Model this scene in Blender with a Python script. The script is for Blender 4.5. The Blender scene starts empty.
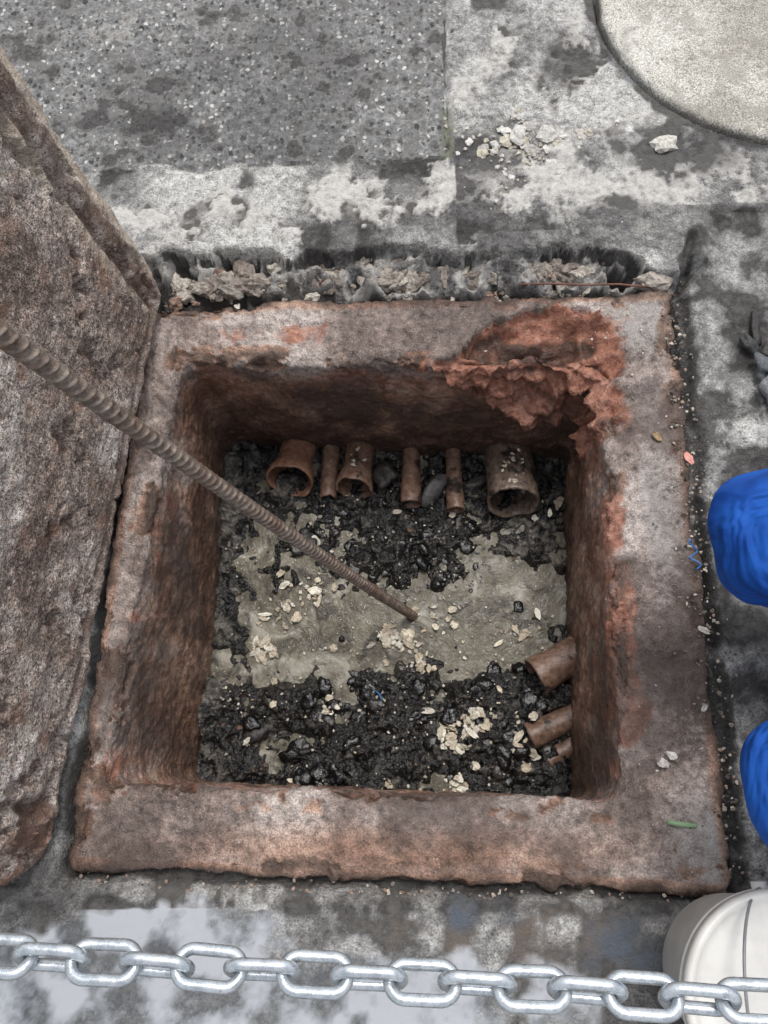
import bpy, math, random, bmesh
import numpy as np
from mathutils import Vector, Matrix
random.seed(7); RNG=np.random.RandomState(7)
scn=bpy.context.scene
# ------------------------------------------------------------------ helpers
def h3(ix,iy,iz,seed):
    n=(ix.astype(np.int64)*374761393+iy.astype(np.int64)*668265263+iz.astype(np.int64)*2147483647+seed*974711)&0xffffffff
    n=((n^(n>>13))*1274126177)&0xffffffff
    n=n^(n>>16)
    return (n&0xffff)/65535.0
def vn(P,seed=0):
    F=np.floor(P); f=P-F; f=f*f*(3-2*f); I=F.astype(np.int64)
    x,y,z=I[...,0],I[...,1],I[...,2]; r=0
    for dx in (0,1):
        wx=f[...,0] if dx else 1-f[...,0]
        for dy in (0,1):
            wy=f[...,1] if dy else 1-f[...,1]
            for dz in (0,1):
                wz=f[...,2] if dz else 1-f[...,2]
                r=r+wx*wy*wz*h3(x+dx,y+dy,z+dz,seed)
    return r
def fbm(P,scale,octv=4,seed=0,gain=.5):
    a=1;t=0;s=0
    for o in range(octv):
        s=s+a*vn(P*scale+17.3*o,seed+o); t+=a; a*=gain; scale*=2.03
    return s/t-.5
def ridge(P,scale,octv=3,seed=0):
    a=1;t=0;s=0
    for o in range(octv):
        s=s+a*(1-np.abs(2*vn(P*scale+9.1*o,seed+o)-1)); t+=a; a*=.5; scale*=2.1
    return s/t
def sst(x,a,b):
    t=np.clip((x-a)/(b-a),0,1); return t*t*(3-2*t)
def blob(P,c,r,sx=1,sy=1):
    return np.exp(-(((P[...,0]-c[0])/(r*sx))**2+((P[...,1]-c[1])/(r*sy))**2))
def polydist(x,y,pts):
    d=np.full(x.shape,1e9)
    for (ax,ay),(bx,by) in zip(pts[:-1],pts[1:]):
        vx,vy=bx-ax,by-ay; L=vx*vx+vy*vy
        t=np.clip(((x-ax)*vx+(y-ay)*vy)/L,0,1)
        d=np.minimum(d,np.hypot(x-ax-t*vx,y-ay-t*vy))
    return d
def mesh_obj(name,verts,faces,mat=None,smooth=True,parent=None,attrs=None):
    me=bpy.data.meshes.new(name)
    verts=np.asarray(verts,dtype=np.float32).reshape(-1,3)
    if isinstance(faces,np.ndarray):
        n=len(faces);k=faces.shape[1]
        me.vertices.add(len(verts)); me.vertices.foreach_set('co',verts.ravel())
        me.loops.add(n*k); me.loops.foreach_set('vertex_index',faces.astype(np.int32).ravel())
        me.polygons.add(n); me.polygons.foreach_set('loop_start',np.arange(0,n*k,k,dtype=np.int32))
        me.polygons.foreach_set('loop_total',np.full(n,k,dtype=np.int32))
        me.update(calc_edges=True); me.validate()
    else:
        me.from_pydata([tuple(v) for v in verts],[],faces); me.update()
    me.polygons.foreach_set('use_smooth',[smooth]*len(me.polygons))
    if attrs:
        for k,v in attrs.items():
            a=me.color_attributes.new(k,'FLOAT_COLOR','POINT'); a.data.foreach_set('color',v.astype(np.float32).ravel())
    ob=bpy.data.objects.new(name,me); scn.collection.objects.link(ob)
    if mat: me.materials.append(mat)
    if parent: ob.parent=parent
    return ob
def gridfaces(R,N,wrap=False):
    i=np.arange(R-1)[:,None]; j=np.arange(N if wrap else N-1)[None,:]
    a=i*N+j; b=i*N+(j+1)%N; c=(i+1)*N+(j+1)%N; d=(i+1)*N+j
    return np.stack([a,b,c,d],-1).reshape(-1,4)
def gridnormals(P,wrap):
    du=(np.roll(P,-1,1)-np.roll(P,1,1)) if wrap else np.gradient(P,axis=1)
    dv=np.gradient(P,axis=0); n=np.cross(du,dv)
    return n/np.maximum(np.linalg.norm(n,axis=-1,keepdims=True),1e-9)
def empty(name):
    e=bpy.data.objects.new(name,None); scn.collection.objects.link(e); return e
def col4(*ch):
    out=np.ones((ch[0].size,4))
    for i,c in enumerate(ch): out[:,i]=np.clip(c,0,1).ravel()
    return out
def nzattr(P,a=7,b=20,c=4):
    f=lambda s,o,sd: .5+fbm(P,s,o,sd,.62)*2.1
    return col4(f(a,6,101),f(b,5,151),f(c,7,181))
# --------------------------------------------------------------- node kit
class M:
    def __init__(s,name):
        s.m=bpy.data.materials.new(name); s.m.use_nodes=True; s.t=s.m.node_tree
        s.b=s.t.nodes['Principled BSDF']
        s.tc=s.t.nodes.new('ShaderNodeTexCoord').outputs['Object']
    def n(s,t,**k):
        nd=s.t.nodes.new(t)
        for a,v in k.items(): setattr(nd,a,v)
        return nd
    def L(s,a,b): s.t.links.new(a,b)
    def inp(s,sock,v):
        if isinstance(v,bpy.types.NodeSocket): s.L(v,sock)
        else: sock.default_value=v
    def noise(s,scale,detail=3,rough=.6,dist=0):
        nd=s.n('ShaderNodeTexNoise'); nd.inputs['Scale'].default_value=scale; nd.inputs['Detail'].default_value=detail
        nd.inputs['Roughness'].default_value=rough; nd.inputs['Distortion'].default_value=dist
        s.L(s.tc,nd.inputs['Vector']); return nd.outputs['Fac']
    def vor(s,scale,feature='F1',vec=None):
        nd=s.n('ShaderNodeTexVoronoi',feature=feature); nd.inputs['Scale'].default_value=scale
        s.L(vec or s.tc,nd.inputs['Vector']); return nd.outputs
    def math(s,op,a,b=0.0,clamp=False):
        nd=s.n('ShaderNodeMath',operation=op,use_clamp=clamp); s.inp(nd.inputs[0],a); s.inp(nd.inputs[1],b); return nd.outputs[0]
    def ramp(s,f,stops):
        nd=s.n('ShaderNodeValToRGB'); e=nd.color_ramp.elements
        while len(e)<len(stops): e.new(.5)
        for el,(p,c) in zip(e,stops):
            el.position=p; el.color=(c,c,c,1) if isinstance(c,(int,float)) else (*c,1)
        s.L(f,nd.inputs[0]); return nd.outputs[0]
    def mix(s,f,a,b,mode='MIX'):
        nd=s.n('ShaderNodeMix',data_type='RGBA',blend_type=mode,clamp_factor=True)
        s.inp(nd.inputs[0],f)
        for i,v in ((6,a),(7,b)):
            if isinstance(v,tuple): nd.inputs[i].default_value=(*v,1)
            else: s.L(v,nd.inputs[i])
        return nd.outputs[2]
    def mask(s,name):
        a=s.n('ShaderNodeAttribute',attribute_name=name); sp=s.n('ShaderNodeSeparateColor'); s.L(a.outputs['Color'],sp.inputs[0])
        return sp.outputs
    def edge(s,mk,nz,amt=.6,lo=.42,hi=.58,g=1.0):
        v=s.math('ADD',mk,s.math('MULTIPLY',s.math('SUBTRACT',nz,.5),amt))
        return s.ramp(v,[(lo,0.0),(hi,g)])
    def bump(s,h,dist,strength=1.0):
        nd=s.n('ShaderNodeBump'); nd.inputs['Distance'].default_value=dist; s.inp(nd.inputs['Strength'],strength)
        s.L(h,nd.inputs['Height']); return nd.outputs[0]
    def hb(s,n1,n2,w=.35): return s.math('ADD',n1,s.math('MULTIPLY',n2,w))
    def out(s,color,rough,normal=None,metal=0,spec=.5):
        s.inp(s.b.inputs['Base Color'],(*color,1) if isinstance(color,tuple) else color)
        s.inp(s.b.inputs['Roughness'],rough); s.inp(s.b.inputs['Metallic'],metal)
        s.b.inputs['Specular IOR Level'].default_value=spec
        if normal: s.L(normal,s.b.inputs['Normal'])
        return s.m
# --------------------------------------------------------------- materials
def mat_rim():
    m=M('stained_pit_concrete'); k=m.mask('mask'); z=m.mask('nz'); n6=m.noise(60,4,.72); n3=m.noise(300,2,.7)
    c=m.ramp(z[0],[(.2,(.15,.112,.094)),(.42,(.24,.185,.158)),(.6,(.33,.268,.235)),(.8,(.45,.385,.345))])
    c=m.mix(.5,c,m.ramp(n3,[(.3,.08),(.5,.48),(.7,.92)]),'OVERLAY')
    c=m.mix(.7,c,m.ramp(n6,[(.32,.08),(.5,.48),(.68,.87)]),'OVERLAY')
    c=m.mix(m.ramp(m.vor(150)[0],[(.08,.6),(.22,0.0)]),c,m.ramp(z[1],[(.4,(.12,.085,.07)),(.6,(.60,.54,.48))]))
    c=m.mix(m.edge(k[2],n6,1.0,.40,.66,.8),c,m.ramp(n3,[(.3,(.28,.26,.24)),(.7,(.48,.445,.41))]))
    c=m.mix(m.ramp(k[1],[(.05,0.0),(.30,1.0)]),c,m.mix(1.0,c,(1.0,.75,.61),'MULTIPLY'))
    rc=m.ramp(n6,[(.3,(.14,.050,.030)),(.45,(.30,.115,.066)),(.6,(.44,.20,.13)),(.72,(.56,.34,.26))])
    c=m.mix(m.edge(k[0],m.math('ADD',m.math('MULTIPLY',z[1],.5),m.math('MULTIPLY',n6,.5)),1.2,.34,.80,.88),c,rc)
    c=m.mix(m.ramp(z[2],[(.46,0.0),(.70,.72)]),c,(.085,.06,.05))
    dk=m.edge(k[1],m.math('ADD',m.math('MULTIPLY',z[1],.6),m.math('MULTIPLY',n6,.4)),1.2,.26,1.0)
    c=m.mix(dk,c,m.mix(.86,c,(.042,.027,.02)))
    rough=m.math('SUBTRACT',m.ramp(z[1],[(.35,.34),(.65,.70)]),m.math('MULTIPLY',dk,.2))
    return m.out(c,rough,m.bump(m.hb(n6,n3,.3),.008,1.0))
def mat_pave():
    m=M('pavement_concrete'); k=m.mask('mask'); q=m.mask('mask2'); z=m.mask('nz'); n6=m.noise(60,5,.75); n3=m.noise(260,2,.7)
    c=m.ramp(z[0],[(.15,(.115,.11,.105)),(.4,(.235,.228,.215)),(.6,(.36,.35,.332)),(.85,(.53,.52,.49))])
    c=m.mix(.6,c,m.ramp(n3,[(.3,.1),(.5,.48),(.7,.92)]),'OVERLAY')
    c=m.mix(.8,c,m.ramp(n6,[(.32,.08),(.5,.48),(.68,.9)]),'OVERLAY')
    ad=m.n('ShaderNodeVectorMath',operation='ADD'); m.L(m.tc,ad.inputs[0])
    sc=m.n('ShaderNodeVectorMath',operation='SCALE'); cb=m.n('ShaderNodeCombineXYZ'); m.L(n6,cb.inputs[0]); m.L(n3,cb.inputs[1]); m.L(cb.outputs[0],sc.inputs[0]); sc.inputs['Scale'].default_value=.018
    m.L(sc.outputs[0],ad.inputs[1])
    v=m.vor(76,'F1',ad.outputs[0]); sp=m.n('ShaderNodeSeparateColor'); m.L(v['Color'],sp.inputs[0])
    pcol=m.ramp(sp.outputs[0],[(.10,(.03,.03,.028)),(.3,(.12,.105,.09)),(.5,(.26,.245,.22)),(.68,(.46,.44,.40)),(.9,(.76,.74,.70))])
    peb=m.ramp(m.math('SUBTRACT',v['Distance'],m.math('MULTIPLY',sp.outputs[1],.36)),[(.12,1.0),(.20,0.0)])
    ag=m.mix(m.math('MULTIPLY',peb,.9),m.ramp(n6,[(.32,(.085,.085,.08)),(.5,(.21,.207,.20)),(.68,(.44,.43,.415))]),pcol)
    ag=m.mix(m.ramp(z[2],[(.3,.70),(.6,0.0)]),ag,m.mix(.6,ag,(.06,.06,.058)))
    ag=m.mix(m.ramp(z[1],[(.6,0.0),(.8,.6)]),ag,(.46,.45,.43))
    agm=m.edge(k[0],n6,.6); c=m.mix(agm,c,ag)
    zz=m.math('ADD',m.math('MULTIPLY',z[1],.6),m.math('MULTIPLY',n6,.4))
    c=m.mix(m.edge(k[2],zz,1.6,.36,.68),c,m.ramp(n6,[(.3,(.34,.32,.295)),(.5,(.57,.55,.51)),(.7,(.72,.70,.66))]))
    dk=m.edge(k[1],zz,1.5,.38,.66,.94)
    c=m.mix(dk,c,m.mix(.90,c,(.022,.019,.017)))
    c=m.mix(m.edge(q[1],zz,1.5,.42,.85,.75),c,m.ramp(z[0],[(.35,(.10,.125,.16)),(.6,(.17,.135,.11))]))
    c=m.mix(m.edge(q[2],n6,1.3,.45,.6,.6),c,(.09,.11,.035))
    wet=m.edge(q[0],z[0],.8,.44,.60)
    refl_col=m.ramp(z[1],[(.25,(.07,.075,.08)),(.42,(.20,.215,.23)),(.55,(.34,.36,.38)),(.72,(.48,.50,.525))])  # pale blue-grey sky reflection put into the puddle colour
    c=m.mix(m.math('MULTIPLY',wet,.8),c,refl_col)
    rough=m.mix(wet,m.ramp(z[1],[(.35,.32),(.65,.8)]),(.03,.03,.03))
    inv=m.math('SUBTRACT',1.0,m.math('MULTIPLY',wet,.92))
    hh=m.hb(m.hb(n6,n3,.35),m.math('MULTIPLY',peb,agm),.45)
    return m.out(c,rough,m.bump(hh,.009,inv))
def mat_cover():
    m=M('cover_concrete'); z=m.mask('nz'); n3=m.noise(280,2,.75); n6=m.noise(110,4,.7)
    c=m.ramp(z[0],[(.25,(.36,.34,.29)),(.5,(.50,.48,.42)),(.75,(.60,.58,.52))])
    c=m.mix(.8,c,m.ramp(n3,[(.3,.05),(.5,.5),(.7,.95)]),'OVERLAY')
    c=m.mix(m.ramp(n6,[(.56,0.0),(.64,.75)]),c,(.18,.16,.13))
    c=m.mix(m.ramp(z[1],[(.22,.5),(.36,0.0)]),c,(.28,.262,.225))
    return m.out(c,.8,m.bump(m.hb(n3,n6,1),.003,.9))
def mat_lid():
    m=M('lid_concrete'); k=m.mask('mask'); z=m.mask('nz'); n6=m.noise(55,4,.75); n3=m.noise(220,2,.75)
    c=m.ramp(z[0],[(.2,(.23,.170,.138)),(.42,(.34,.268,.225)),(.6,(.45,.37,.318)),(.8,(.57,.495,.435))])
    c=m.mix(.65,c,m.ramp(n3,[(.3,.0),(.5,.5),(.7,1.0)]),'OVERLAY')
    c=m.mix(.8,c,m.ramp(n6,[(.32,.10),(.5,.5),(.68,.88)]),'OVERLAY')
    v=m.vor(85); bw=m.n('ShaderNodeRGBToBW'); m.L(v['Color'],bw.inputs[0])
    c=m.mix(m.ramp(v['Distance'],[(.16,.85),(.30,0.0)]),c,m.ramp(bw.outputs[0],[(.3,(.10,.075,.06)),(.5,(.38,.32,.27)),(.7,(.74,.68,.61))]))
    zz=m.math('ADD',m.math('MULTIPLY',z[1],.5),m.math('MULTIPLY',n6,.5))
    c=m.mix(m.edge(k[2],zz,1.1,.38,.7,.85),c,m.ramp(n6,[(.3,(.38,.30,.22)),(.7,(.66,.57,.47))]))
    rc=m.ramp(n6,[(.3,(.20,.10,.065)),(.5,(.37,.20,.13)),(.7,(.50,.32,.23))])
    c=m.mix(m.edge(k[0],z[1],1.2,.46,.95,.75),c,rc)
    c=m.mix(m.edge(k[1],zz,1.2,.42,.72,.75),c,(.13,.075,.052))
    return m.out(c,m.ramp(z[2],[(.35,.5),(.65,.8)]),m.bump(m.hb(n6,n3,.4),.010,1.0))
def mat_sludge():
    m=M('wet_sludge'); k=m.mask('mask'); z=m.mask('nz'); n6=m.noise(55,4,.65); n3=m.noise(260,2,.65)
    c=m.ramp(n6,[(.38,(.004,.004,.004)),(.54,(.012,.011,.010)),(.64,(.05,.045,.038)),(.74,(.20,.18,.15))])
    c=m.mix(m.edge(k[0],z[1],1.1,.46,.78,.85),c,m.ramp(n6,[(.35,(.05,.046,.04)),(.5,(.12,.108,.092)),(.65,(.24,.22,.19))]))
    c=m.mix(m.ramp(n3,[(.68,0.0),(.73,.6)]),c,(.30,.28,.25))
    r=m.ramp(z[1],[(.42,.07),(.65,.28)])
    return m.out(c,r,m.bump(m.hb(n6,n3,.10),.014,1.0),spec=.7)
def mat_water():
    m=M('murky_water')
    w=m.n('ShaderNodeTexWave',wave_type='RINGS'); w.inputs['Scale'].default_value=1.6; w.inputs['Distortion'].default_value=20
    w.inputs['Detail'].default_value=2; w.inputs['Detail Scale'].default_value=1.6; m.L(m.tc,w.inputs[0])
    c=m.ramp(w.outputs['Fac'],[(.0,(.135,.120,.088)),(.6,(.175,.158,.118)),(.93,(.23,.21,.165)),(1.0,(.34,.32,.265))])
    c=m.mix(m.ramp(m.noise(13,6,.7,1.0),[(.46,0.0),(.62,.9)]),c,(.040,.035,.027))
    c=m.mix(m.ramp(m.noise(100,4,.75,.6),[(.60,0.0),(.66,.8)]),c,(.46,.44,.38))
    return m.out(c,.20,m.bump(m.noise(30,4,.6,1.0),.008,.6),spec=.14)
def mat_attr(name,rough=.7,bs=130,bd=.004,dark=.5,spec=.5):
    m=M(name); a=m.n('ShaderNodeAttribute',attribute_name='tint').outputs['Color']; n=m.noise(bs,4,.7)
    c=m.mix(dark,a,m.ramp(n,[(.3,.1),(.5,.5),(.7,.88)]),'OVERLAY')
    return m.out(c,rough,m.bump(n,bd,.8),spec=spec)
def mat_pipe(name='clay_brown_pipe',a=(.085,.046,.032),b=(.20,.12,.084),c_=(.33,.225,.17),mud=.58,mg=.9):
    m=M(name); n=m.noise(17,5,.65); n2=m.noise(70,5,.75)
    c=m.ramp(n2,[(.3,a),(.5,b),(.7,c_)])
    c=m.mix(m.ramp(n,[(mud,0.0),(mud+.05,mg)]),c,(.018,.016,.014))
    c=m.mix(m.ramp(n2,[(.66,0.0),(.70,.6)]),c,(.42,.38,.32))
    return m.out(c,m.ramp(n,[(.4,.18),(.6,.4)]),m.bump(n2,.002,.8))
def mat_rebar():
    m=M('rusty_rebar'); n=m.noise(70,5,.75); n2=m.noise(9,4,.7)
    c=m.ramp(n,[(.3,(.075,.055,.042)),(.5,(.20,.155,.125)),(.68,(.36,.295,.24))])
    c=m.mix(m.ramp(n2,[(.48,0.0),(.62,.5)]),c,(.16,.09,.058))
    return m.out(c,m.ramp(n,[(.4,.35),(.6,.6)]),m.bump(m.noise(450,2),.0008,.8),metal=.2)
def mat_chain():
    m=M('galvanised_steel'); n=m.noise(90,5,.7)
    c=m.ramp(n,[(.3,(.38,.42,.45)),(.6,(.64,.68,.71)),(.74,(.36,.33,.29))])
    return m.out(c,m.ramp(n,[(.4,.20),(.6,.38)]),m.bump(n,.0012,.5),metal=.7)
def mat_plain(name,col,rough,var=.25,ns=30,bd=.001,bs=200):
    m=M(name); lo=tuple(v*(1-var) for v in col); hi=tuple(min(1,v*(1+var)) for v in col)
    return m.out(m.ramp(m.noise(ns,4,.6),[(.35,lo),(.65,hi)]),rough,m.bump(m.noise(bs,2),bd,.6))
def mat_fabric():
    m=M('blue_workwear_fabric')
    c=m.ramp(m.noise(14,4,.6),[(.35,(.005,.060,.31)),(.65,(.012,.105,.46))])
    return m.out(c,.75,m.bump(m.hb(m.noise(9,2,.5,1.6),m.noise(700,1,.5),.02),.06,.7),spec=.25)
# --------------------------------------------------------------- pit frame (rim + walls)
OUT=[(-.600,1.000),(.545,1.000),(.512,-.172),(-.630,-.140)]
INN=[(-.512,.866),(.384,.822),(.338,-.026),(-.572,.004)]
FLO=[(-.515,.876),(.377,.806),(.330,-.033),(-.530,.006)]
def loop(cs,r,ns,nc):
    pts=[];n=4; cs=[np.array(c,float) for c in cs]
    for i in range(n):
        p,c,nx=cs[i-1],cs[i],cs[(i+1)%n]
        di=(c-p)/np.linalg.norm(c-p); do=(nx-c)/np.linalg.norm(nx-c)
        a=c-di*r; b=c+do*r
        for t in np.linspace(0,1,nc): pts.append((1-t)**2*a+2*t*(1-t)*c+t*t*b)
        e=nx-do*r
        for t in np.linspace(0,1,ns+2)[1:-1]: pts.append(b+(e-b)*t)
    return np.array(pts)
NS,NC=190,14
O=loop(OUT,.03,NS,NC); I=loop(INN,.040,NS,NC); F=loop(FLO,.035,NS,NC)
rows=[]
def lerp(a,b,t): return a+(b-a)*t
for z in (-.12,-.06,-.02,-.008): rows.append(np.c_[O,np.full(len(O),z)])
f0=.16;RF=.022
for f in np.linspace(.985,f0,32): rows.append(np.c_[lerp(I,O,f),np.full(len(O),-.0015 if f>.97 else 0.0)])
for a in np.linspace(0,math.pi/2,10)[1:]:
    rows.append(np.c_[lerp(I,O,f0*(1-math.sin(a))),np.full(len(O),-(1-math.cos(a))*RF)])
for z in np.linspace(-RF,-.54,100)[1:]:
    t=(z+RF)/(-.5+RF); rows.append(np.c_[lerp(I,F,t),np.full(len(O),z)])
P=np.array(rows); Nn=gridnormals(P,True)
if Nn[10,10,2]<0: Nn=-Nn
px,py,pz=P[...,0],P[...,1],P[...,2]
big=fbm(P,6,3,1); med=fbm(P,24,4,5); fine=fbm(P,110,3,11)
top=sst(pz,-.05,-.01)
ed=np.exp(-((pz+.010)/.025)**2)
jag=fbm(P,14,5,21,.6)
wx=sst(px+jag*.14,-.08,.02)*(1-sst(px+jag*.10,.40,.45))
depthlim=.050+.19*np.clip(1-np.abs(px-.30)/.24,0,1)
wy=sst(py+jag*.10,.66,.72)*(1-sst(py+jag*.14-.115*np.clip((px-.03)/.20,0,1),.836,.850))
wz=1-sst(-pz+jag*.10,depthlim,depthlim+.02)
W=wx*wy*wz
di=polydist(px,py,INN+[INN[0]])
band=np.exp(-(di/.04)**2)
rv=-.18+.24*band+.62*np.exp(-(((px-.365)/.055)**2+((py-.30)/.26)**4))+.50*blob(P,(-.59,.03),.07,.8,1.5)+.50*blob(P,(-.55,.35),.045,.8,3)+.60*blob(P,(-.32,.93),.05,3.4,.7)-.42*(py<-.01)*(px>-.50)+.44*blob(P,(.42,.92),.08,1.0,1)
rv=rv+fbm(P,9,6,301,.65)*1.5
R=sst(rv,.22,.50)*sst(pz,-.14,-.03)
peel=sst(R,.4,.7)
chipm=sst(fbm(P,16,5,411,.6),.09,.13)*sst(.045-np.minimum(di,polydist(px,py,OUT+[OUT[0]])),0,.03)*sst(pz,-.06,-.02)
D0=big*.020+med*.014+fine*.008+ed*fbm(P,13,4,31,.6)*.026-peel*.004*top-chipm*.007
P2=P+Nn*D0[...,None]
rd=ridge(P*np.array([1,1,1.3]),8,5,41)
rd2=ridge(P*np.array([.6,1.7,1.6]),16,4,47)
P2=P2+Nn*((-.026-.018*fbm(P,9,3,77)+(rd-.55)*.13+(rd2-.5)*.055)*W)[...,None]
P2[...,2]-=W*.014
R=np.maximum(R*.78,W*1.3)
wall=(pz<-.02)
R=np.maximum(R,.46*np.exp(-((pz+.1)/.18)**2)*wall)
R=np.maximum(R,.62*np.exp(-((px-.34)/.14)**2)*(py>.62)*sst(pz,-.40,-.12)*wall)
R=np.maximum(R,.40*(py>.75)*(pz<-.30)*(px<-.2)); R=np.maximum(R,.30*wall)
strk=.5+2.0*fbm(P*np.array([1,1,.16]),26,4,501,.6)
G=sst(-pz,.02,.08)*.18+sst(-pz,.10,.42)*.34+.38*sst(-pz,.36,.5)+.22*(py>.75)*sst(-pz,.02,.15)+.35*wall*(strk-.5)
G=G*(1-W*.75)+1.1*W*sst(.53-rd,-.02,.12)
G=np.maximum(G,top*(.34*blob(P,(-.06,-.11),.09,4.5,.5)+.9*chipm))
outerd=polydist(px,py,OUT+[OUT[0]])
G=np.maximum(G,.95*np.exp(-((outerd+.3*jag*.05)/.014)**2)*top)
rgt=sst(px,.36,.46)*top
B=.38*rgt+.26*top*sst(-py,.0,.08)+.20*top*sst(py,.84,.92)+.30*blob(P,(.46,.50),.05,.8,3)*top+.2*blob(P,(.45,.92),.05,1,1)*top
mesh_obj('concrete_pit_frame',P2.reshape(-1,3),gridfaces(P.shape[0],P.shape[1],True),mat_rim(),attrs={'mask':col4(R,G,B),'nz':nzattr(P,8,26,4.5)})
# --------------------------------------------------------------- pavement sheet
def axis(a,b,st,far):
    c=list(np.arange(a,b,st)); s=st; lo=a; L=[]
    while lo>-far: s*=1.35; lo-=s; L.append(lo)
    s=st; hi=c[-1]; Hh=[]
    while hi<far: s*=1.35; hi+=s; Hh.append(hi)
    return np.array(L[::-1]+c+Hh)
xs=axis(-1.30,1.10,.0048,60); ys=axis(-.52,2.08,.0048,60)
X,Y=np.meshgrid(xs,ys); S=np.stack([X,Y,np.zeros_like(X)],-1)
def inside(x,y,poly,inset=0):
    r=np.ones(x.shape,bool); c=[np.array(p) for p in poly]
    for i in range(4):
        a,b=c[i],c[(i+1)%4]; e=b-a; e=e/np.linalg.norm(e)
        r&=((x-a[0])*(-e[1])+(y-a[1])*e[0])<-inset
    return r
NZ=nzattr(S,6,18,3.5)
DO=polydist(X,Y,OUT+[OUT[0]])
n1=fbm(S,5,4,3); n2=fbm(S,22,4,8); n3=fbm(S,90,3,15)
Z=n1*.012+n2*.008+n3*.004
CX,CY,CR=.908,1.809,.451
rD=np.hypot(X-CX,Y-CY)
topedge=1.104+fbm(S,11,6,61,.68)*.12-.06*sst(X,.44,.52)
T=sst(Y-topedge,-.005,.008)*(1-sst(X,.60,.66)*(Y<1.2))
Z+=.028*T
mid=(Y>.985)*(1-T)*(1-sst(X,.57,.60))*sst(X,-.9,-.6)
rg=ridge(S,17,5,71)
Z+=mid*(-.026+.105*(rg-.56)+.05*n2-.045*sst(-X,.10,.3)*np.exp(-((Y-1.025)/.025)**2))
gro=[(.590,1.12),(.572,1.06),(.556,.74),(.541,.33),(.531,-.17),(.535,-.6)]
dg=polydist(X+fbm(S,8,4,66)*.03,Y,gro)
Z+=.008*sst(X-.54,0,.03)*(Y<1.2)
Z-=.022*np.exp(-(dg/(.009))**2)
Z-=.035*np.exp(-(DO/.014)**2)
botz=sst(-Y-.165-.02*(X+.6)/1.1+n1*.03,0,.02)*(X<.52)
Z+=.010*botz
dj=np.abs(X-.075-.010*fbm(S,8,3,9))
Z-=.010*np.exp(-(dj/.004)**2)*(Y>1.38)
agg=(X<.07)*sst(Y+n1*.06+n2*.05,1.33,1.38)
Z-=.005*agg; Z+=agg*n3*.006
cp=blob(S,(.30,1.33),.14,1.3,.8)
Z+=cp*(.024*ridge(S,18,4,91)-.004)
sp=sst(fbm(S,5,6,133,.65),.02,.05)*((X>.56)|(Y>1.15)&(X>.09))*(rD>CR+.03)
sp2=sst(fbm(S,6,6,233,.65),.04,.07)*(Y>1.12)*(Y<1.36)*(X<.6)
Z-=.006*sp+.006*sp2
hole=1-sst(np.hypot((X-.437)/1.35,Y-1.050)+fbm(S,22,3,5)*.02,.015,.023); Z-=.12*hole
Z-=.045*sst(-(rD-CR-.016),0,.006)
flat=1-np.exp(-((np.maximum(np.abs(X),np.abs(Y-.8))/6)**4)); Z=Z*(1-flat)
pud=np.maximum.reduce([blob(S,(-.56,-.32),.20,1.5,.62),.80*blob(S,(-.16,-.35),.14,1.9,.5),.60*blob(S,(.28,-.33),.12,1.2,.5)])
Z=np.where(Y<-.17,Z*(1-.85*np.clip(pud*1.3,0,1)),Z)
S[...,2]=Z
crev=sst(.58-rg,-.02,.10)
Gd=np.maximum.reduce([.95*np.exp(-(DO/.020)**2),.85*np.exp(-(dg/.020)**2),mid*crev*1.25,.8*np.exp(-(dj/.005)**2)*(Y>1.38),1.6*hole,
   1.3*mid*sst(-X,.10,.3)*np.exp(-((Y-1.025)/.025)**2),  # hole, gap and crevices blackened: their shade is put into the colour mask
   1.0*np.exp(-((rD-CR-.015)/.022)**2),.78*blob(S,(.57,1.36),.11,1.4,.8),.74*blob(S,(.66,.80),.12,.6,1.4),.50*(X>.56)*(Y<1.2),
   .8*blob(S,(-.56,-.19),.05,1.3,.5),.85*blob(S,(-.48,1.05),.07,2.2,.5),.26*mid,.30*agg,.56*blob(S,(-.5,1.50),.16,2.2,.5),
   .46*blob(S,(.45,1.20),.10,1.6,.4),.50*sp,.40*sp2,.46*blob(S,(.33,1.62),.12,.5,1.6),.85*np.exp(-((Y-topedge)/.006)**2)*(X<.58)*(X>-.7)*(n1<.02),.50*(Y<-.16)*(X<.52),.66*np.exp(-((Y+.195)/.025)**2)*(X<.52)])
Bp=np.maximum.reduce([.80*np.exp(-((Y-1.250-.03*X)/.080)**2)*(X<.62)-.28*sp2,.85*cp,.36*(Y<-.15)*(X<.52),.54*blob(S,(.22,1.75),.09,1,1.2),.44*blob(S,(.18,1.5),.08,1,1),.36*(X>.07)*(Y>1.2)-.1*sp,.50*blob(S,(.64,.35),.12,.5,1.4),.38*blob(S,(.66,1.05),.10,.8,1),.44*mid,.42*blob(S,(-.7,1.8),.2,1.5,.5)*agg])
Q1=np.where(Y<.0,pud*1.0+.20*(Y<-.2),0)+.25*np.exp(-((rD-CR-.02)/.02)**2)
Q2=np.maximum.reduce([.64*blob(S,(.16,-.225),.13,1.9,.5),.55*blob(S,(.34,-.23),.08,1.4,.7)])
Q3=.6*np.exp(-(dj/.03)**2)*(Y>1.35)*(Y<1.5)+.4*blob(S,(.5,1.15),.08,2,.5)+.35*blob(S,(-.6,1.25),.08,1,1)
fc=gridfaces(X.shape[0],X.shape[1])
ins=inside(X,Y,OUT,.014).ravel()
fc=fc[~ins[fc].all(axis=1)]
mesh_obj('pavement',S.reshape(-1,3),fc,mat_pave(),attrs={'mask':col4(agg,Gd,Bp),'mask2':col4(Q1,Q2,Q3),'nz':NZ})
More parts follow.
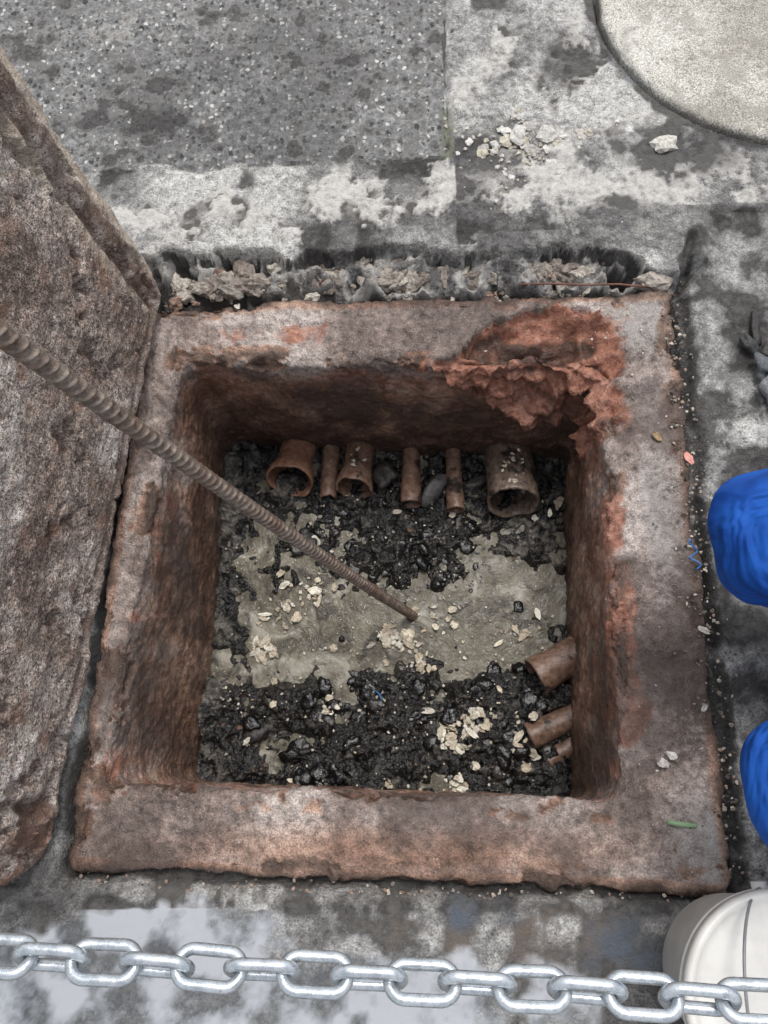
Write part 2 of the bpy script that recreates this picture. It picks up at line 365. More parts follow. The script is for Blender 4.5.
# --------------------------------------------------------------- round manhole cover
rr=np.concatenate([np.linspace(.0,CR-.012,80),CR-.012+.012*np.sin(np.linspace(0,math.pi/2,6)[1:]),[CR,CR]])
zz=np.concatenate([np.full(80,.034),.034-.012*(1-np.cos(np.linspace(0,math.pi/2,6)[1:])),[0.0,-.02]])
th=np.linspace(0,2*math.pi,360,endpoint=False)
C=np.stack([CX+rr[:,None]*np.cos(th),CY+rr[:,None]*np.sin(th),np.repeat(zz[:,None],360,1)],-1)
cn=nzattr(C,6,20,4)
C[...,2]+=fbm(C,14,5,5)*.008
nz=fbm(C,16,4,9)*.014*(rr[:,None]>CR-.03); C[...,0]+=nz*np.cos(th); C[...,1]+=nz*np.sin(th)
mesh_obj('round_manhole_cover',C.reshape(-1,3),gridfaces(len(rr),360,True),mat_cover(),attrs={'nz':cn})
# --------------------------------------------------------------- concrete lid, stood on its edge
A0=np.array([-.548,1.082,-.02]); B0=np.array([-.650,-.165,-.02])
e1=(B0-A0); LW=np.linalg.norm(e1); e1/=LW
lean=math.radians(4.5); Lf=np.array([e1[1],-e1[0],0])
if Lf[0]>0: Lf=-Lf
e2=Lf*math.sin(lean)+np.array([0,0,1])*math.cos(lean)
nf=np.cross(e1,e2)
if nf[0]<0: nf=-nf
LH=.92; nu,nv=290,200
u=np.linspace(0,1,nu);v=np.linspace(0,1,nv); U,V=np.meshgrid(u,v)
du_=np.minimum(U,1-U)*LW; dv_=np.minimum(V,1-V)*LH
dd=np.minimum(du_*.62,dv_)
FP=A0+(U*LW)[...,None]*e1+(V*LH)[...,None]*e2
wob=fbm(FP,7,4,90)*.022
prof=-.036*(1-sst(dd+wob,.0,.062))-.018*(1-sst(dd,0,.014))
nfb=fbm(FP,5,4,2)*.022+fbm(FP,22,4,6)*.018+fbm(FP,90,3,9)*.008
groove=-.014*np.exp(-((dd+wob-.078)/.007)**2)
chip=-.014*sst(fbm(FP,12,5,93,.6),.08,.13)
front=FP+nf*(prof+nfb+groove+chip)[...,None]
jit=(fbm(FP,12,4,44)*.04*(dd<.006))[...,None]
cornr=np.exp(-(np.hypot(du_,dv_)/.05)**2)*.03
cen=A0+.5*LW*e1+.5*LH*e2
dirc=(cen-FP); dirc/=np.linalg.norm(dirc,axis=-1,keepdims=True)
front=front+dirc*cornr[...,None]+dirc*np.abs(jit)
back=FP-nf*.10+dirc*cornr[...,None]+nf*(fbm(FP,15,3,19)*.008)[...,None]
vs=np.concatenate([front.reshape(-1,3),back.reshape(-1,3)])
f1=gridfaces(nv,nu); f2=f1[:,::-1]+nu*nv
idx=np.arange(nu*nv).reshape(nv,nu)
ring=np.concatenate([idx[0,:-1],idx[:-1,-1],idx[-1,:0:-1],idx[:0:-1,0]])
rn=np.roll(ring,-1); f3=np.stack([ring,ring+nu*nv,rn+nu*nv,rn],-1)
lr=np.maximum.reduce([.85*sst(U,.78,1.0)*(1-sst(V,.1,.5)),.55*(1-sst(V,.0,.14)),.46*np.exp(-((V-.4)/.1)**2)*sst(.25-U,0,.2),.26+0*U])
lg=np.maximum.reduce([.72*np.exp(-((dd+wob-.078)/.014)**2),.55*np.exp(-((V*LH-.07)/.04)**2),.24+0*U,.95*np.exp(-((U*LW+wob-.095)/.024)**2)*sst(V,.02,.1),.6*(chip<-.007)])
lb=1.0*np.exp(-((U*LW-.035)/.035)**2)+.25*np.exp(-((V-.7)/.3)**2)+.6*np.exp(-((U*LW-.15)/.02)**2)
z2=nzattr(FP,8,24,4)
at=col4(np.concatenate([lr.ravel(),lr.ravel()*.5]),np.concatenate([lg.ravel(),lg.ravel()]),np.concatenate([lb.ravel(),lb.ravel()]))
mesh_obj('concrete_lid',vs,np.concatenate([f1,f2,f3]),mat_lid(),attrs={'mask':at,'nz':np.concatenate([z2,z2])})
# --------------------------------------------------------------- sludge floor
xs=np.arange(-.60,.42,.0034); ys=np.arange(-.07,.93,.0034); X,Y=np.meshgrid(xs,ys); S=np.stack([X,Y,np.zeros_like(X)],-1)
WL=-.476
wb=fbm(S,9,5,4,.6)*.22
wband=sst(Y+wb,.27,.31)*(1-sst(Y+fbm(S,8,5,14,.6)*.22-.05*sst(X,-.05,.3),.45,.49))*(1-.9*sst(-X,.38,.45))
mound=blob(S,(-.03,.57),.10,1.5,.75); heap=sst(-Y+fbm(S,7,4,24)*.10,-.28,-.20)
Z=-.491+.066*fbm(S,11,5,33,.6)+.056*(ridge(S,20,4,51)-.5)+.020*fbm(S,70,3,61)
Z+=.038*mound+.034*heap*(.4+1.0*vn(S*9,3)) +.018*sst(Y,.58,.7)-.024*wband+.016*sst(-X,.42,.48)+.012*sst(X,.20,.32)
S[...,2]=Z
K=np.maximum.reduce([.40*sst(Y,.58,.75),.72*blob(S,(.25,.60),.10,1.2,1),.66*sst(-X,.43,.49),.44*wband,.34*blob(S,(.0,.0),.1,3,.5),.20+0*X])
mesh_obj('sludge_floor',S.reshape(-1,3),gridfaces(*X.shape),mat_sludge(),attrs={'mask':col4(K,K,K),'nz':nzattr(S,9,30,5)})
mesh_obj('murky_water',[(-.60,-.07,WL),(.42,-.07,WL),(.42,.93,WL),(-.60,.93,WL)],[(0,1,2,3)],mat_water())
def floorz(x,y):
    j=int(np.clip((x+.60)/.0034,0,len(xs)-1)); i=int(np.clip((y+.07)/.0034,0,len(ys)-1)); return Z[i,j]
# --------------------------------------------------------------- rocks
def ico(sub):
    bm=bmesh.new(); bmesh.ops.create_icosphere(bm,subdivisions=sub,radius=1)
    v=np.array([x.co[:] for x in bm.verts]); f=np.array([[a.index for a in t.verts] for t in bm.faces]); bm.free(); return v,f
I2=ico(2);I3=ico(3)
def rocks(name,items,mat,sub=2,rough=.5,freq=1.6,smooth=False,tilt=.35):
    v0,f0_=I2 if sub==2 else I3; V_=[];F_=[];T_=[];o=0
    for (p,s,col) in items:
        q=v0*(1+rough*2*fbm(v0+RNG.rand(3)*50,freq,3,1)[:,None])
        sc=np.array([s,s*RNG.uniform(.5,1.1),s*RNG.uniform(.35,.75)]) if not isinstance(s,tuple) else np.array(s)
        a=RNG.uniform(0,6.28); b=RNG.uniform(-tilt,tilt)
        Rm=np.array(Matrix.Rotation(a,3,'Z')@Matrix.Rotation(b,3,'X'))
        V_.append((q*sc)@Rm.T+np.array(p)); F_.append(f0_+o); o+=len(v0)
        T_.append(np.tile([*col,1],(len(v0),1)))
    return mesh_obj(name,np.concatenate(V_),np.concatenate(F_),mat,smooth,attrs={'tint':np.concatenate(T_)})
def jc(c,a=.25):
    k=RNG.uniform(1-a,1+a); return tuple(min(1,x*k) for x in c)
U_=RNG.uniform
it=[]
for i in range(1200):
    x=U_(-.50,.36);y=U_(-.01,.80)
    if .28<y<.47 and U_()<.80: continue
    if y>.62 and U_()<.4: continue
    s=U_(.002,.005) if U_()<.90 else U_(.005,.010)
    c=random.choice([(.010,.009,.009)]*10+[(.03,.027,.023),(.07,.06,.05),(.12,.105,.085),(.11,.065,.04),(.34,.31,.26)])
    z=max(floorz(x,y),WL-.003); it.append(((x,y,z),s,jc(c)))
rocks('pit_rubble',it,mat_attr('wet_rubble',.25,160,.004,.4,.5),2,1.0,1.5,True)
it=[]
for i in range(130):
    if U_()<.6: x=U_(-.42,.33);y=U_(.0,.27)
    else: x=RNG.normal(-.02,.13);y=RNG.normal(.57,.07)
    if x>.33 or x<-.45: continue
    s=U_(.010,.026); z=max(floorz(x,y),WL-.004)
    it.append(((x,y,z-.004),(s,s*U_(.6,1),s*U_(.3,.55)),jc(random.choice([(.005,.005,.005)]*6+[(.04,.034,.028),(.025,.022,.02)]))))
rocks('black_sludge_lumps',it,mat_attr('black_grease',.14,55,.006,.3,.7),3,.7,1.3,True)
def flakes(name,items,mat):
    V_=[];F_=[];T_=[];o=0; n=9; a=np.linspace(-1,1,n); Xf,Yf=np.meshgrid(a,a)
    for (p,sx,sy,col) in items:
        e=RNG.rand(3)*90; G0=np.stack([Xf,Yf,0*Xf],-1)
        w=np.sqrt(np.clip(1-(Yf*.95)**2,.02,1)); w=w*(1+.9*fbm(G0+e,2.2,3,2))
        Q=np.stack([Xf*w*sx,Yf*sy*(1+.5*fbm(G0+e+9,2,2,3)),1.6*sx*fbm(G0+e+5,1.5,3,4)],-1).reshape(-1,3)
        Rm=np.array(Matrix.Rotation(U_(0,6.28),3,'Z')@Matrix.Rotation(U_(-.5,.5),3,'X'))
        V_.append(Q@Rm.T+np.array(p)); F_.append(gridfaces(n,n)+o); o+=n*n; T_.append(np.tile([*col,1],(n*n,1)))
    return mesh_obj(name,np.concatenate(V_),np.concatenate(F_),mat,True,attrs={'tint':np.concatenate(T_)})
it=[];fl=[]
def cluster(cx,cy,r,n,s0,s1,cols,zo=.004,big=0):
    for _ in range(n):
        a=U_(0,6.28);d=r*math.sqrt(U_()); x=cx+d*math.cos(a);y=cy+d*math.sin(a); s=U_(s0,s1)*.8
        it.append(((x,y,max(floorz(x,y),WL)+zo),(s,s*U_(.45,1),s*U_(.25,.5)),jc(random.choice(cols),.2)))
    for _ in range(big):
        a=U_(0,6.28);d=r*math.sqrt(U_()); x=cx+d*math.cos(a);y=cy+d*math.sin(a)
        fl.append(((x,y,max(floorz(x,y),WL)+.008),U_(.004,.011),U_(.008,.019),jc(random.choice(cols),.25)))
cr=[(.62,.56,.44),(.70,.66,.56),(.46,.40,.30),(.52,.44,.33),(.60,.54,.44)]
cluster(-.394,.320,.028,12,.008,.017,cr,big=10); cluster(-.306,.440,.05,16,.005,.012,cr,big=7); cluster(-.37,.40,.05,14,.003,.008,cr,big=4)
cluster(-.085,.352,.024,12,.008,.016,cr,big=11); cluster(-.03,.335,.03,12,.005,.012,cr,big=6); cluster(.0,.28,.03,8,.004,.010,cr,big=4)
cluster(-.225,.185,.022,6,.007,.013,cr,big=4); cluster(.075,.115,.045,18,.004,.010,cr,big=16); cluster(.132,.146,.028,10,.006,.012,cr,big=7)
cluster(.081,.005,.02,6,.006,.014,cr,big=5); cluster(-.33,.10,.10,8,.003,.008,cr,big=3); cluster(.2,.1,.08,12,.003,.009,cr,big=7)
cluster(0,.2,.25,50,.002,.006,cr,big=8); cluster(.03,.39,.06,10,.004,.009,cr,big=3); cluster(.30,.70,.06,8,.004,.009,cr,big=3)
cluster(-.3,.55,.1,18,.002,.006,cr,big=3); cluster(.25,.35,.09,14,.003,.007,cr,big=4); cluster(-.05,.55,.25,90,.0015,.004,cr,big=4); cluster(-.1,.1,.3,130,.0015,.004,cr,big=5)
cluster(-.46,.55,.05,16,.002,.005,cr); cluster(-.45,.2,.04,16,.002,.004,cr); cluster(-.05,.38,.28,60,.0015,.004,cr)
MSC=mat_attr('pale_soggy_scraps',.40,200,.003,.5)
rocks('food_scraps',it,MSC,3,1.0,1.9,True); flakes('soggy_paper_scraps',fl,MSC)
# gap rubble
it=[]
gc=[(.40,.34,.27),(.33,.28,.23),(.46,.42,.36),(.22,.18,.15),(.10,.085,.07),(.30,.20,.15)]
for i in range(460):
    x=U_(-.58,.57); y=U_(1.002,1.10)
    if abs(x-.437)<.055 and abs(y-1.05)<.04: continue
    if x<-.15 and 1.00<y<1.05 and U_()<.8: continue
    s=U_(.003,.008) if U_()<.90 else U_(.008,.016)
    it.append(((x,y,-.028+U_(-.006,.014)+s*.1),s,jc(random.choice(gc))))
for i in range(70):
    x=U_(-.54,.55); y=1.066+RNG.normal(0,.022); s=U_(.010,.026)
    if abs(x-.437)<.065: continue
    if x<-.15: y=max(y,1.062)
    it.append(((x,y,-.022),(s*1.5,s*.9,s*.8),jc(random.choice([(.32,.28,.235),(.38,.34,.29),(.24,.20,.17)]))))
it.append(((.505,1.03,.002),(.022,.034,.016),(.42,.37,.32)))
rocks('joint_rubble',it,mat_attr('crumbled_concrete',.8,110,.010,.8),3,1.0,1.6)
it=[]
pcx=[(.56,.54,.50),(.62,.60,.56),(.45,.42,.38),(.50,.46,.36)]
for i in range(300):
    x=RNG.normal(.30,.10); y=RNG.normal(1.36,.07)
    s=U_(.002,.006) if U_()<.85 else U_(.008,.018)
    it.append(((x,y,.024+.012*math.exp(-((x-.3)/.16)**2-((y-1.35)/.1)**2)),(s,s*U_(.6,1),s*.4),jc(random.choice(pcx),.15)))
it.append(((.560,1.367,.034),(.034,.020,.010),(.55,.53,.47)))
it.append(((.235,1.40,.040),(.024,.018,.010),(.60,.58,.54)))
it.append(((.30,1.40,.040),(.020,.024,.010),(.52,.50,.46)))
rocks('mortar_crumbs',it,mat_attr('mortar_bits',.8,140,.005,.6),2,.9)
it=[]
for i in range(480):
    x=.556+RNG.normal(0,.020)-.02*(1-U_());y=U_(-.15,1.0); x-= (1-y)*.022; s=U_(.001,.0042)
    it.append(((x,y,-.001),s,jc(random.choice(gc+[(.10,.09,.08),(.06,.05,.045),(.04,.035,.03)]))))
for i in range(160):
    x=U_(-.62,.52);y=-.163-.02*(x+.6)/1.1+RNG.normal(0,.008); s=U_(.0015,.0035)
    it.append(((x,y,-.002),s,jc(random.choice(gc[3:]+gc[:1]))))
for i in range(200):
    x=U_(.36,.52) if U_()<.6 else U_(-.6,.5);y=U_(-.14,.95)
    if inside(np.array([x]),np.array([y]),INN,-.03)[0]: continue
    s=U_(.0010,.0028)
    it.append(((x,y,.002),s,jc(random.choice(gc+[(.5,.47,.43)]))))
it.append(((.435,.05,.006),(.009,.006,.004),(.6,.57,.5)))
it.append(((.420,.035,.006),(.010,.008,.005),(.55,.5,.45)))
rocks('loose_grit',it,mat_attr('grit',.75,140,.004,.5),2,.9)
it=[((.705,.80,.025),(.034,.022,.017),(.10,.11,.115)),((.715,.745,.028),(.026,.034,.022),(.24,.245,.25)),((.68,.86,.02),(.022,.014,.012),(.05,.05,.05)),((.735,.85,.02),(.03,.02,.016),(.08,.075,.07)),((.70,.90,.015),(.04,.012,.010),(.03,.028,.026))]
rocks('dark_stones',it,mat_attr('stone',.5,90,.006,.6),3,.8,1.2,True)
# --------------------------------------------------------------- tubes & pipes
def tube(name,pts,rad,mat,seg=12,parent=None,cap=True):
    pts=[np.array(p,float) for p in pts]; n=len(pts); V_=[]
    rad=[rad]*n if not hasattr(rad,'__len__') else rad
    up=np.array([0,0,1.]); prev=None
    for i in range(n):
        t=pts[min(i+1,n-1)]-pts[max(i-1,0)]; t/=np.linalg.norm(t)
        a=np.cross(t,up) if prev is None else prev-t*np.dot(prev,t)
        if np.linalg.norm(a)<1e-4: a=np.cross(t,[1,0,0])
        a/=np.linalg.norm(a); prev=a; b=np.cross(t,a)
        for k in range(seg):
            q=2*math.pi*k/seg; V_.append(pts[i]+rad[i]*(math.cos(q)*a+math.sin(q)*b))
    F_=[[i*seg+k,i*seg+(k+1)%seg,(i+1)*seg+(k+1)%seg,(i+1)*seg+k] for i in range(n-1) for k in range(seg)]
    if cap: F_+= [list(range(seg))[::-1],[(n-1)*seg+k for k in range(seg)]]
    return mesh_obj(name,V_,F_,mat,True,parent)
MP=mat_pipe(); MT=mat_pipe('terracotta_pipe',(.12,.055,.034),(.27,.14,.088),(.38,.235,.165),.66); MMd=mat_pipe('mud_caked_pipe',(.06,.042,.034),(.18,.13,.10),(.34,.28,.235),.55)
def pipe(a,b,ro,th=.005,collar=False,mat=MP,jag=.0,sock=.0,seed=0):
    a=np.array(a,float);b=np.array(b,float);ax=b-a;L=np.linalg.norm(ax);ax/=L
    s=np.cross(ax,[0,0,1]);s/=np.linalg.norm(s);w=np.cross(s,ax); seg=72
    prof=[(-.06,ro)]+[(L*t,ro) for t in np.linspace(0,.6,10)]
    if collar: prof+=[(L*.62,ro*1.02),(L*.64,ro*1.10),(L*.98,ro*1.12),(L,ro*1.10)]
    else: prof+=[(L*.7,ro*(1+sock*.3)),(L*.8,ro*(1+sock*.6)),(L*.9,ro*(1+sock*.9)),(L*.97,ro*(1+sock)),(L,ro*(1+sock)-.001)]
    re=prof[-1][1]
    prof+=[(L,re-th),(L*.9,re-th-.001)]+[(L*t,ro-th) for t in (.6,.3,0,-.05)]
    q=np.linspace(0,2*math.pi,seg,endpoint=False); t=np.array([p[0] for p in prof])[:,None]; r=np.array([p[1] for p in prof])[:,None]
    cs=np.stack([np.cos(q)*1.4+a[0]*19,np.sin(q)*1.4,0*q+seed],-1)
    jj=jag*2*fbm(cs,1.0,3,5)[None,:]*np.clip((t-L*.55)/(L*.3),0,1)
    Q=a+(t+jj)[...,None]*ax+(r*np.cos(q))[...,None]*s+(r*np.sin(q))[...,None]*w
    Q=Q+(fbm(Q,25,2,7)*.004)[...,None]*((np.cos(q))[None,:,None]*s+(np.sin(q))[None,:,None]*w)
    mesh_obj('drain_pipe',Q.reshape(-1,3),gridfaces(len(prof),seg,True),mat,True)
pipe((-.318,.90,-.475),(-.338,.742,-.418),.047,.005,sock=.32,jag=.012,mat=MT)
pipe((-.236,.86,-.462),(-.240,.705,-.450),.023,.004,jag=.006,mat=MP)
pipe((-.154,.89,-.468),(-.170,.720,-.422),.038,.005,sock=.28,jag=.012,seed=3)
pipe((-.022,.84,-.448),(-.026,.680,-.434),.0235,.004,collar=True)
pipe((.088,.83,-.452),(.089,.664,-.438),.0205,.004,collar=True)
pipe((.232,.87,-.462),(.232,.668,-.402),.062,.006,sock=.06,jag=.012,mat=MMd,seed=6)
pipe((.375,.304,-.43),(.262,.240,-.425),.042,.006,sock=.12,jag=.006)
pipe((.365,.158,-.435),(.240,.106,-.436),.029,.005,sock=.10,jag=.004)
pipe((.350,.095,-.45),(.282,.048,-.446),.022,.004,mat=MP)
rocks('concrete_chunk',[((.036,.73,-.455),(.022,.05,.028),(.13,.125,.12)),((.14,.74,-.46),(.02,.04,.02),(.06,.055,.05)),((-.09,.77,-.45),(.03,.04,.03),(.05,.045,.04)),((-.30,.60,-.475),(.03,.025,.015),(.03,.028,.026)),((-.40,.12,-.465),(.035,.025,.018),(.03,.028,.026))],mat_attr('wet_chunk',.3,70,.006,.4),3,.8,1.3,True)
it=[]
for (cx,cy,czz,n,sx,sy) in [(-.158,.80,-.392,14,.010,.02),(.225,.745,-.354,34,.022,.022),(.235,.70,-.346,18,.018,.012),(-.32,.80,-.388,3,.01,.02)]:
    for _ in range(n):
        s=U_(.002,.007); dx=np.clip(RNG.normal(0,sx),-.03,.03); it.append(((cx+dx,cy+RNG.normal(0,sy),czz-dx*dx*8),(s,s*.7,s*.4),jc(random.choice(cr+[(.03,.028,.025)]*6))))
rocks('pipe_scraps',it,MSC,3,.8,1.9,True)
# --------------------------------------------------------------- rebar
p0=np.array([-.008,.401,-.53]); p1=np.array([-.395,.402,.862]); ax=p1-p0; L0=np.linalg.norm(ax); ax/=L0; Ltot=L0+.35
r0=.0100; seg=40; n=int(Ltot/.0011)
tt=np.linspace(0,Ltot,n)[:,None]; q=np.linspace(0,2*math.pi,seg,endpoint=False)[None,:]
s=np.cross(ax,[0,1,0]);s/=np.linalg.norm(s);w=np.cross(ax,s)
ph=(tt/.0145+np.where(np.sin(q)>0,q/math.pi*1.0,(q-math.pi)/math.pi*1.0+.5))%1.0
rib=np.exp(-((ph-.5)/.13)**2)*np.clip(np.abs(np.sin(q))*1.8,0,1)*.0030
lon=np.exp(-((np.abs(np.cos(q))-1)/.03)**2)*.0020
rad=r0+np.maximum(rib,lon)
bend=.006*np.sin(tt/Ltot*math.pi*1.3)
Pr=p0+tt[...,None]*ax+rad[...,None]*(np.cos(q+.6)[...,None]*s+np.sin(q+.6)[...,None]*w)+bend[...,None]*w
vv=np.concatenate([Pr.reshape(-1,3),[p0,p0+ax*Ltot]])
fr=[list(map(int,f)) for f in gridfaces(n,seg,True)]
fr+=[[k,(k+1)%seg,n*seg] for k in range(seg)]+[[(n-1)*seg+(k+1)%seg,(n-1)*seg+k,n*seg+1] for k in range(seg)]
mesh_obj('steel_rebar',vv,fr,mat_rebar())
# --------------------------------------------------------------- chain
def linkverts(center,axd,roll,Lo=.0615,Wd=.0345,wr=.0048):
    axd=axd/np.linalg.norm(axd); s=np.cross(axd,[0,0,1]);s/=np.linalg.norm(s);w=np.cross(s,axd)
    side=math.cos(roll)*s+math.sin(roll)*w; nn=np.cross(axd,side)
    R_=Wd/2-wr; hl=Lo/2-wr-R_; path=[]
    for k in range(17):
        a=-math.pi/2+math.pi*k/16; path.append((hl+R_*math.cos(a),R_*math.sin(a),math.cos(a),math.sin(a)))
    for k in range(17):
        a=math.pi/2+math.pi*k/16; path.append((-hl+R_*math.cos(a),R_*math.sin(a),math.cos(a),math.sin(a)))
    V_=[]
    for (a,b,ca,sa) in path:
        c=center+axd*a+side*b; o=axd*ca+side*sa
        for k in range(14):
            t=2*math.pi*k/14; V_.append(c+wr*(math.cos(t)*o+math.sin(t)*nn))
    n=len(path); F_=[]
    for i in range(n):
        for k in range(14): F_.append([i*14+k,i*14+(k+1)%14,((i+1)%n)*14+(k+1)%14,((i+1)%n)*14+k])
    return V_,F_
def cz(x): return .800+.045*(x-.02)**2-.004*math.cos(x*2)
def cpos(x): return np.array([x,-.1420-.048*(x+.04),cz(x)])
V_=[];F_=[];o=0; x=-1.3; i=0
while x<1.3:
    c=cpos(x); d=cpos(x+.01)-cpos(x-.01)
    roll=(math.radians(26) if i%2 else math.radians(-56))+U_(-.16,.16)
    v_,f_=linkverts(c+np.array([0,U_(-.001,.001),0]),d+np.array([0,U_(-.0007,.0007),0]),roll); V_+=v_; F_+=[[a+o for a in f] for f in f_]; o+=len(v_)
    x+=.0418; i+=1
mesh_obj('steel_chain',V_,F_,mat_chain())
# --------------------------------------------------------------- bucket
bk=empty('plastic_bucket'); bx,by=.492,-.282
MW=mat_plain('white_plastic',(.66,.645,.60),.38,.14,9,.001,60)
prof=[(0,.0),(.108,.0),(.113,.005),(.132,.185),(.134,.19),(.141,.19),(.142,.196),(.137,.199),(.138,.206),(.143,.208),(.144,.226),(.141,.231),(.136,.232),(.131,.229),(.128,.222),(.120,.221),(.05,.223),(.0,.224)]
th=np.linspace(0,2*math.pi,96,endpoint=False)
Pb=np.array([[ (bx+r*math.cos(t),by+r*math.sin(t),z+.012) for t in th] for r,z in prof])
mesh_obj('bucket_body',Pb.reshape(-1,3),gridfaces(len(prof),96,True),MW,parent=bk)
hp=[(bx-.148*math.sin(t)*.45-.012,by+.142*math.cos(t),.212+.075*math.sin(t)) for t in np.linspace(0,math.pi,40)]
tube('bucket_handle',hp,.0022,mat_plain('wire',(.22,.22,.22),.35),10,bk)
for sgn in (1,-1): tube('handle_ear',[(bx-.01,by+sgn*.128,.205),(bx-.012,by+sgn*.150,.205)],.011,MW,16,bk)
# --------------------------------------------------------------- small litter
tube('green_twig',[(.415,-.060,.006),(.437,-.064,.008),(.462,-.066,.006)],[.0040,.0045,.0036],mat_plain('green_stalk',(.24,.36,.20),.5),10)
hp=[(.517+.008*math.sin(t*3),.385+.012*t*1.2,.010+.006*math.sin(t*2)) for t in np.linspace(0,4,26)]
tube('blue_wire',hp,.0016,mat_plain('blue_plastic',(.03,.16,.45),.35),8)
def litter(name,c,sx,sy,col,rgh=.5):
    flakes(name,[(c,sx,sy,col)],mat_attr(name+'_mat',rgh,150,.002,.5))
litter('candy_wrapper',(.532,.612,.010),.007,.014,(.6,.25,.2),.3)
litter('paper_scrap',(.517,.27,.010),.006,.012,(.6,.55,.46)); litter('dry_leaf',(.475,.66,.010),.007,.013,(.34,.22,.11))
litter('paper_scrap',(.50,.13,.010),.004,.010,(.5,.48,.45))
tube('rusty_wire',[(.22,1.022,.012),(.28,1.02,.016),(.36,1.017,.012),(.43,1.012,.018),(.50,1.01,.006)],.0022,mat_plain('rust_wire',(.16,.07,.045),.7),8)
tube('blue_thread',[(-.115,.213,-.448),(-.105,.205,-.440),(-.10,.19,-.447)],.0018,mat_plain('blue_thread_mat',(.04,.2,.5),.4),8)
# --------------------------------------------------------------- crouching worker (mostly beyond the frame)
wk=empty('crouching_worker')
MF=mat_fabric(); MSk=mat_plain('skin',(.30,.16,.10),.5); MBt=mat_plain('boot_rubber',(.03,.03,.03),.4); MHr=mat_plain('hair',(.015,.012,.01),.6)
def skin(name,vs_,es,mat,sub=2,parent=wk,root=0):
    me=bpy.data.meshes.new(name); me.from_pydata([v[:3] for v in vs_],es,[]); ob=bpy.data.objects.new(name,me); scn.collection.objects.link(ob)
    md=ob.modifiers.new('s','SKIN')
    for k,v in enumerate(vs_):
        r=v[3]; r=r if isinstance(r,tuple) else (r,r); me.skin_vertices[0].data[k].radius=r
        me.skin_vertices[0].data[k].use_root=(k==root)
    md.use_smooth_shade=True
    sb=ob.modifiers.new('u','SUBSURF'); sb.levels=sub; sb.render_levels=sub
    me.materials.append(mat); ob.parent=parent; return ob
K1=(.424,.325,.435); K2=(.426,-.008,.435)
vs_=[(1.00,.16,.36,.15),(1.02,.16,.52,.145),(.98,.16,.70,.165),(.92,.16,.83,.12),(.90,.16,.89,.06),
 (.93,.27,.34,.10),(.70,.31,.40,.105),(.52,.324,.44,.105),(*K1,.092),(.53,.322,.33,.088),(.66,.315,.22,.078),(.77,.31,.11,.066),
 (.93,.05,.34,.10),(.70,.01,.40,.105),(.52,-.004,.44,.105),(*K2,.092),(.53,0,.33,.088),(.66,.005,.22,.078),(.77,.01,.11,.066),
 (.94,.34,.80,.075),(.86,.38,.64,.055),(.76,.33,.56,.045),
 (.94,-.02,.80,.075),(.86,-.06,.64,.055),(.76,-.01,.56,.045)]
es=[(0,1),(1,2),(2,3),(3,4),(0,5),(5,6),(6,7),(7,8),(8,9),(9,10),(10,11),(0,12),(12,13),(13,14),(14,15),(15,16),(16,17),(17,18),(3,19),(19,20),(20,21),(3,22),(22,23),(23,24)]
ov=skin('blue_overalls',vs_,es,MF,4)
tx=bpy.data.textures.new('cloth_folds','CLOUDS'); tx.noise_scale=.08; tx.noise_depth=1
dm=ov.modifiers.new('folds','DISPLACE'); dm.texture=tx; dm.texture_coords='LOCAL'; dm.strength=.018; dm.mid_level=.5
for k,yy in (('left',.31),('right',.01)):
    skin('boot_'+k,[(.79,yy,.13,.055),(.80,yy,.06,.05),(.73,yy,.045,.045),(.665,yy,.04,.042)],[(0,1),(1,2),(2,3)],MBt)
skin('head',[(.90,.16,.88,.055),(.88,.16,.96,.06),(.86,.16,1.03,.085),(.865,.16,1.10,.09),(.875,.16,1.14,.06),(.775,.16,1.045,.012),(.80,.16,1.00,.03)],[(0,1),(1,2),(2,3),(3,4),(2,5),(2,6)],MSk)
skin('hair',[(.895,.16,1.07,.092),(.885,.16,1.13,.085),(.87,.16,1.165,.05)],[(0,1),(1,2)],MHr)
for sgn in (1,-1):
    skin('eye',[(.782,.16+sgn*.032,1.075,.011),(.786,.16+sgn*.032,1.075,.010)],[(0,1)],MW,1)
    skin('ear',[(.87,.16+sgn*.088,1.07,.014),(.872,.16+sgn*.092,1.04,.012)],[(0,1)],MSk,1)
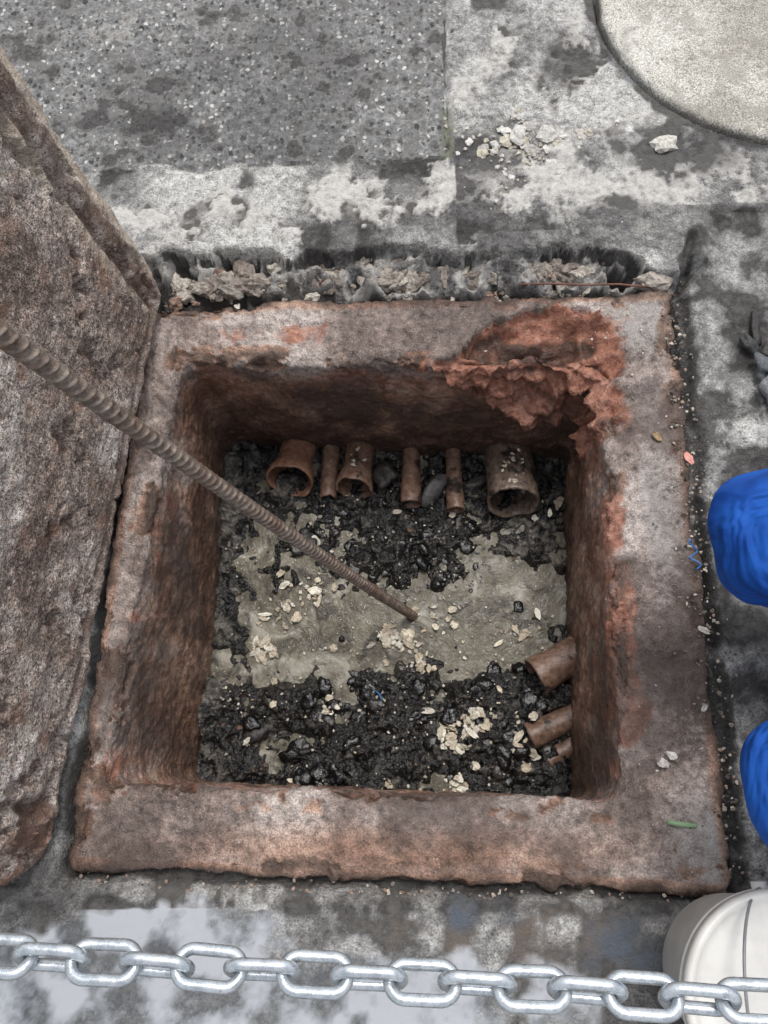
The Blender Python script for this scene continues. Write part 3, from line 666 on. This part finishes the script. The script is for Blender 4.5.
for k,cy,sg in (('left',.33,-1),('right',-.01,1)):
    skin('palm_'+k,[(.76,cy,.56,.028),(.72,cy+sg*.03,.53,(.036,.018)),(.68,cy+sg*.05,.50,(.036,.016))],[(0,1),(1,2)],MSk)
    for f in range(4):
        o=(f-1.5)*.020; ln=(.8,1,.95,.75)[f]
        skin('finger',[(.685,cy+sg*.045+o*.6,.505+o*.5,.009),(.655,cy+sg*.06+o*.7,.475+o*.5,.009),(.645,cy+sg*.065+o*.7,.475-.03*ln+o*.5,.0085),(.655,cy+sg*.065+o*.7,.475-.052*ln+o*.5,.0075)],[(0,1),(1,2),(2,3)],MSk)
    skin('thumb',[(.735,cy+sg*.02,.54,.012),(.705,cy+sg*.0,.545,.011),(.675,cy+sg*.005,.53,.009)],[(0,1),(1,2)],MSk)
# --------------------------------------------------------------- camera, world, sun
cam=bpy.data.cameras.new('Camera'); co=bpy.data.objects.new('Camera',cam); scn.collection.objects.link(co); scn.camera=co
cam.sensor_fit='VERTICAL'; cam.sensor_height=36; cam.sensor_width=27; cam.lens=28.125; cam.clip_start=.02; cam.clip_end=500
r=Vector((.99882,0,-.0485)).normalized(); bkv=Vector((.04592,-.3231,.9456)).normalized(); upv=bkv.cross(r).normalized()
Mx=Matrix.Identity(4)
for i in range(3): Mx[i][0]=r[i];Mx[i][1]=upv[i];Mx[i][2]=bkv[i]
Mx.translation=(0,0,1.5); co.matrix_world=Mx
w=bpy.data.worlds.new('World'); scn.world=w; w.use_nodes=True; nt=w.node_tree; bg=nt.nodes['Background']
SE,SR=70,18
sk=nt.nodes.new('ShaderNodeTexSky'); sk.sky_type='NISHITA'; sk.sun_disc=False; sk.sun_elevation=math.radians(SE); sk.sun_rotation=math.radians(SR)
sk.dust_density=3; sk.air_density=1
hs=nt.nodes.new('ShaderNodeHueSaturation'); hs.inputs['Saturation'].default_value=.30; hs.inputs['Value'].default_value=1.35
nt.links.new(sk.outputs[0],hs.inputs['Color']); nt.links.new(hs.outputs[0],bg.inputs[0]); bg.inputs[1].default_value=.15
sl=bpy.data.lights.new('sun','SUN'); sl.energy=1.5; sl.angle=math.radians(20); sl.color=(1,.97,.94); so=bpy.data.objects.new('sun',sl); scn.collection.objects.link(so)
el=math.radians(SE); az=math.radians(SR); d=Vector((math.sin(az)*math.cos(el),math.cos(az)*math.cos(el),math.sin(el)))
so.rotation_euler=d.to_track_quat('Z','Y').to_euler()
scn.view_settings.view_transform='Standard'; scn.view_settings.look='None'; scn.view_settings.exposure=0
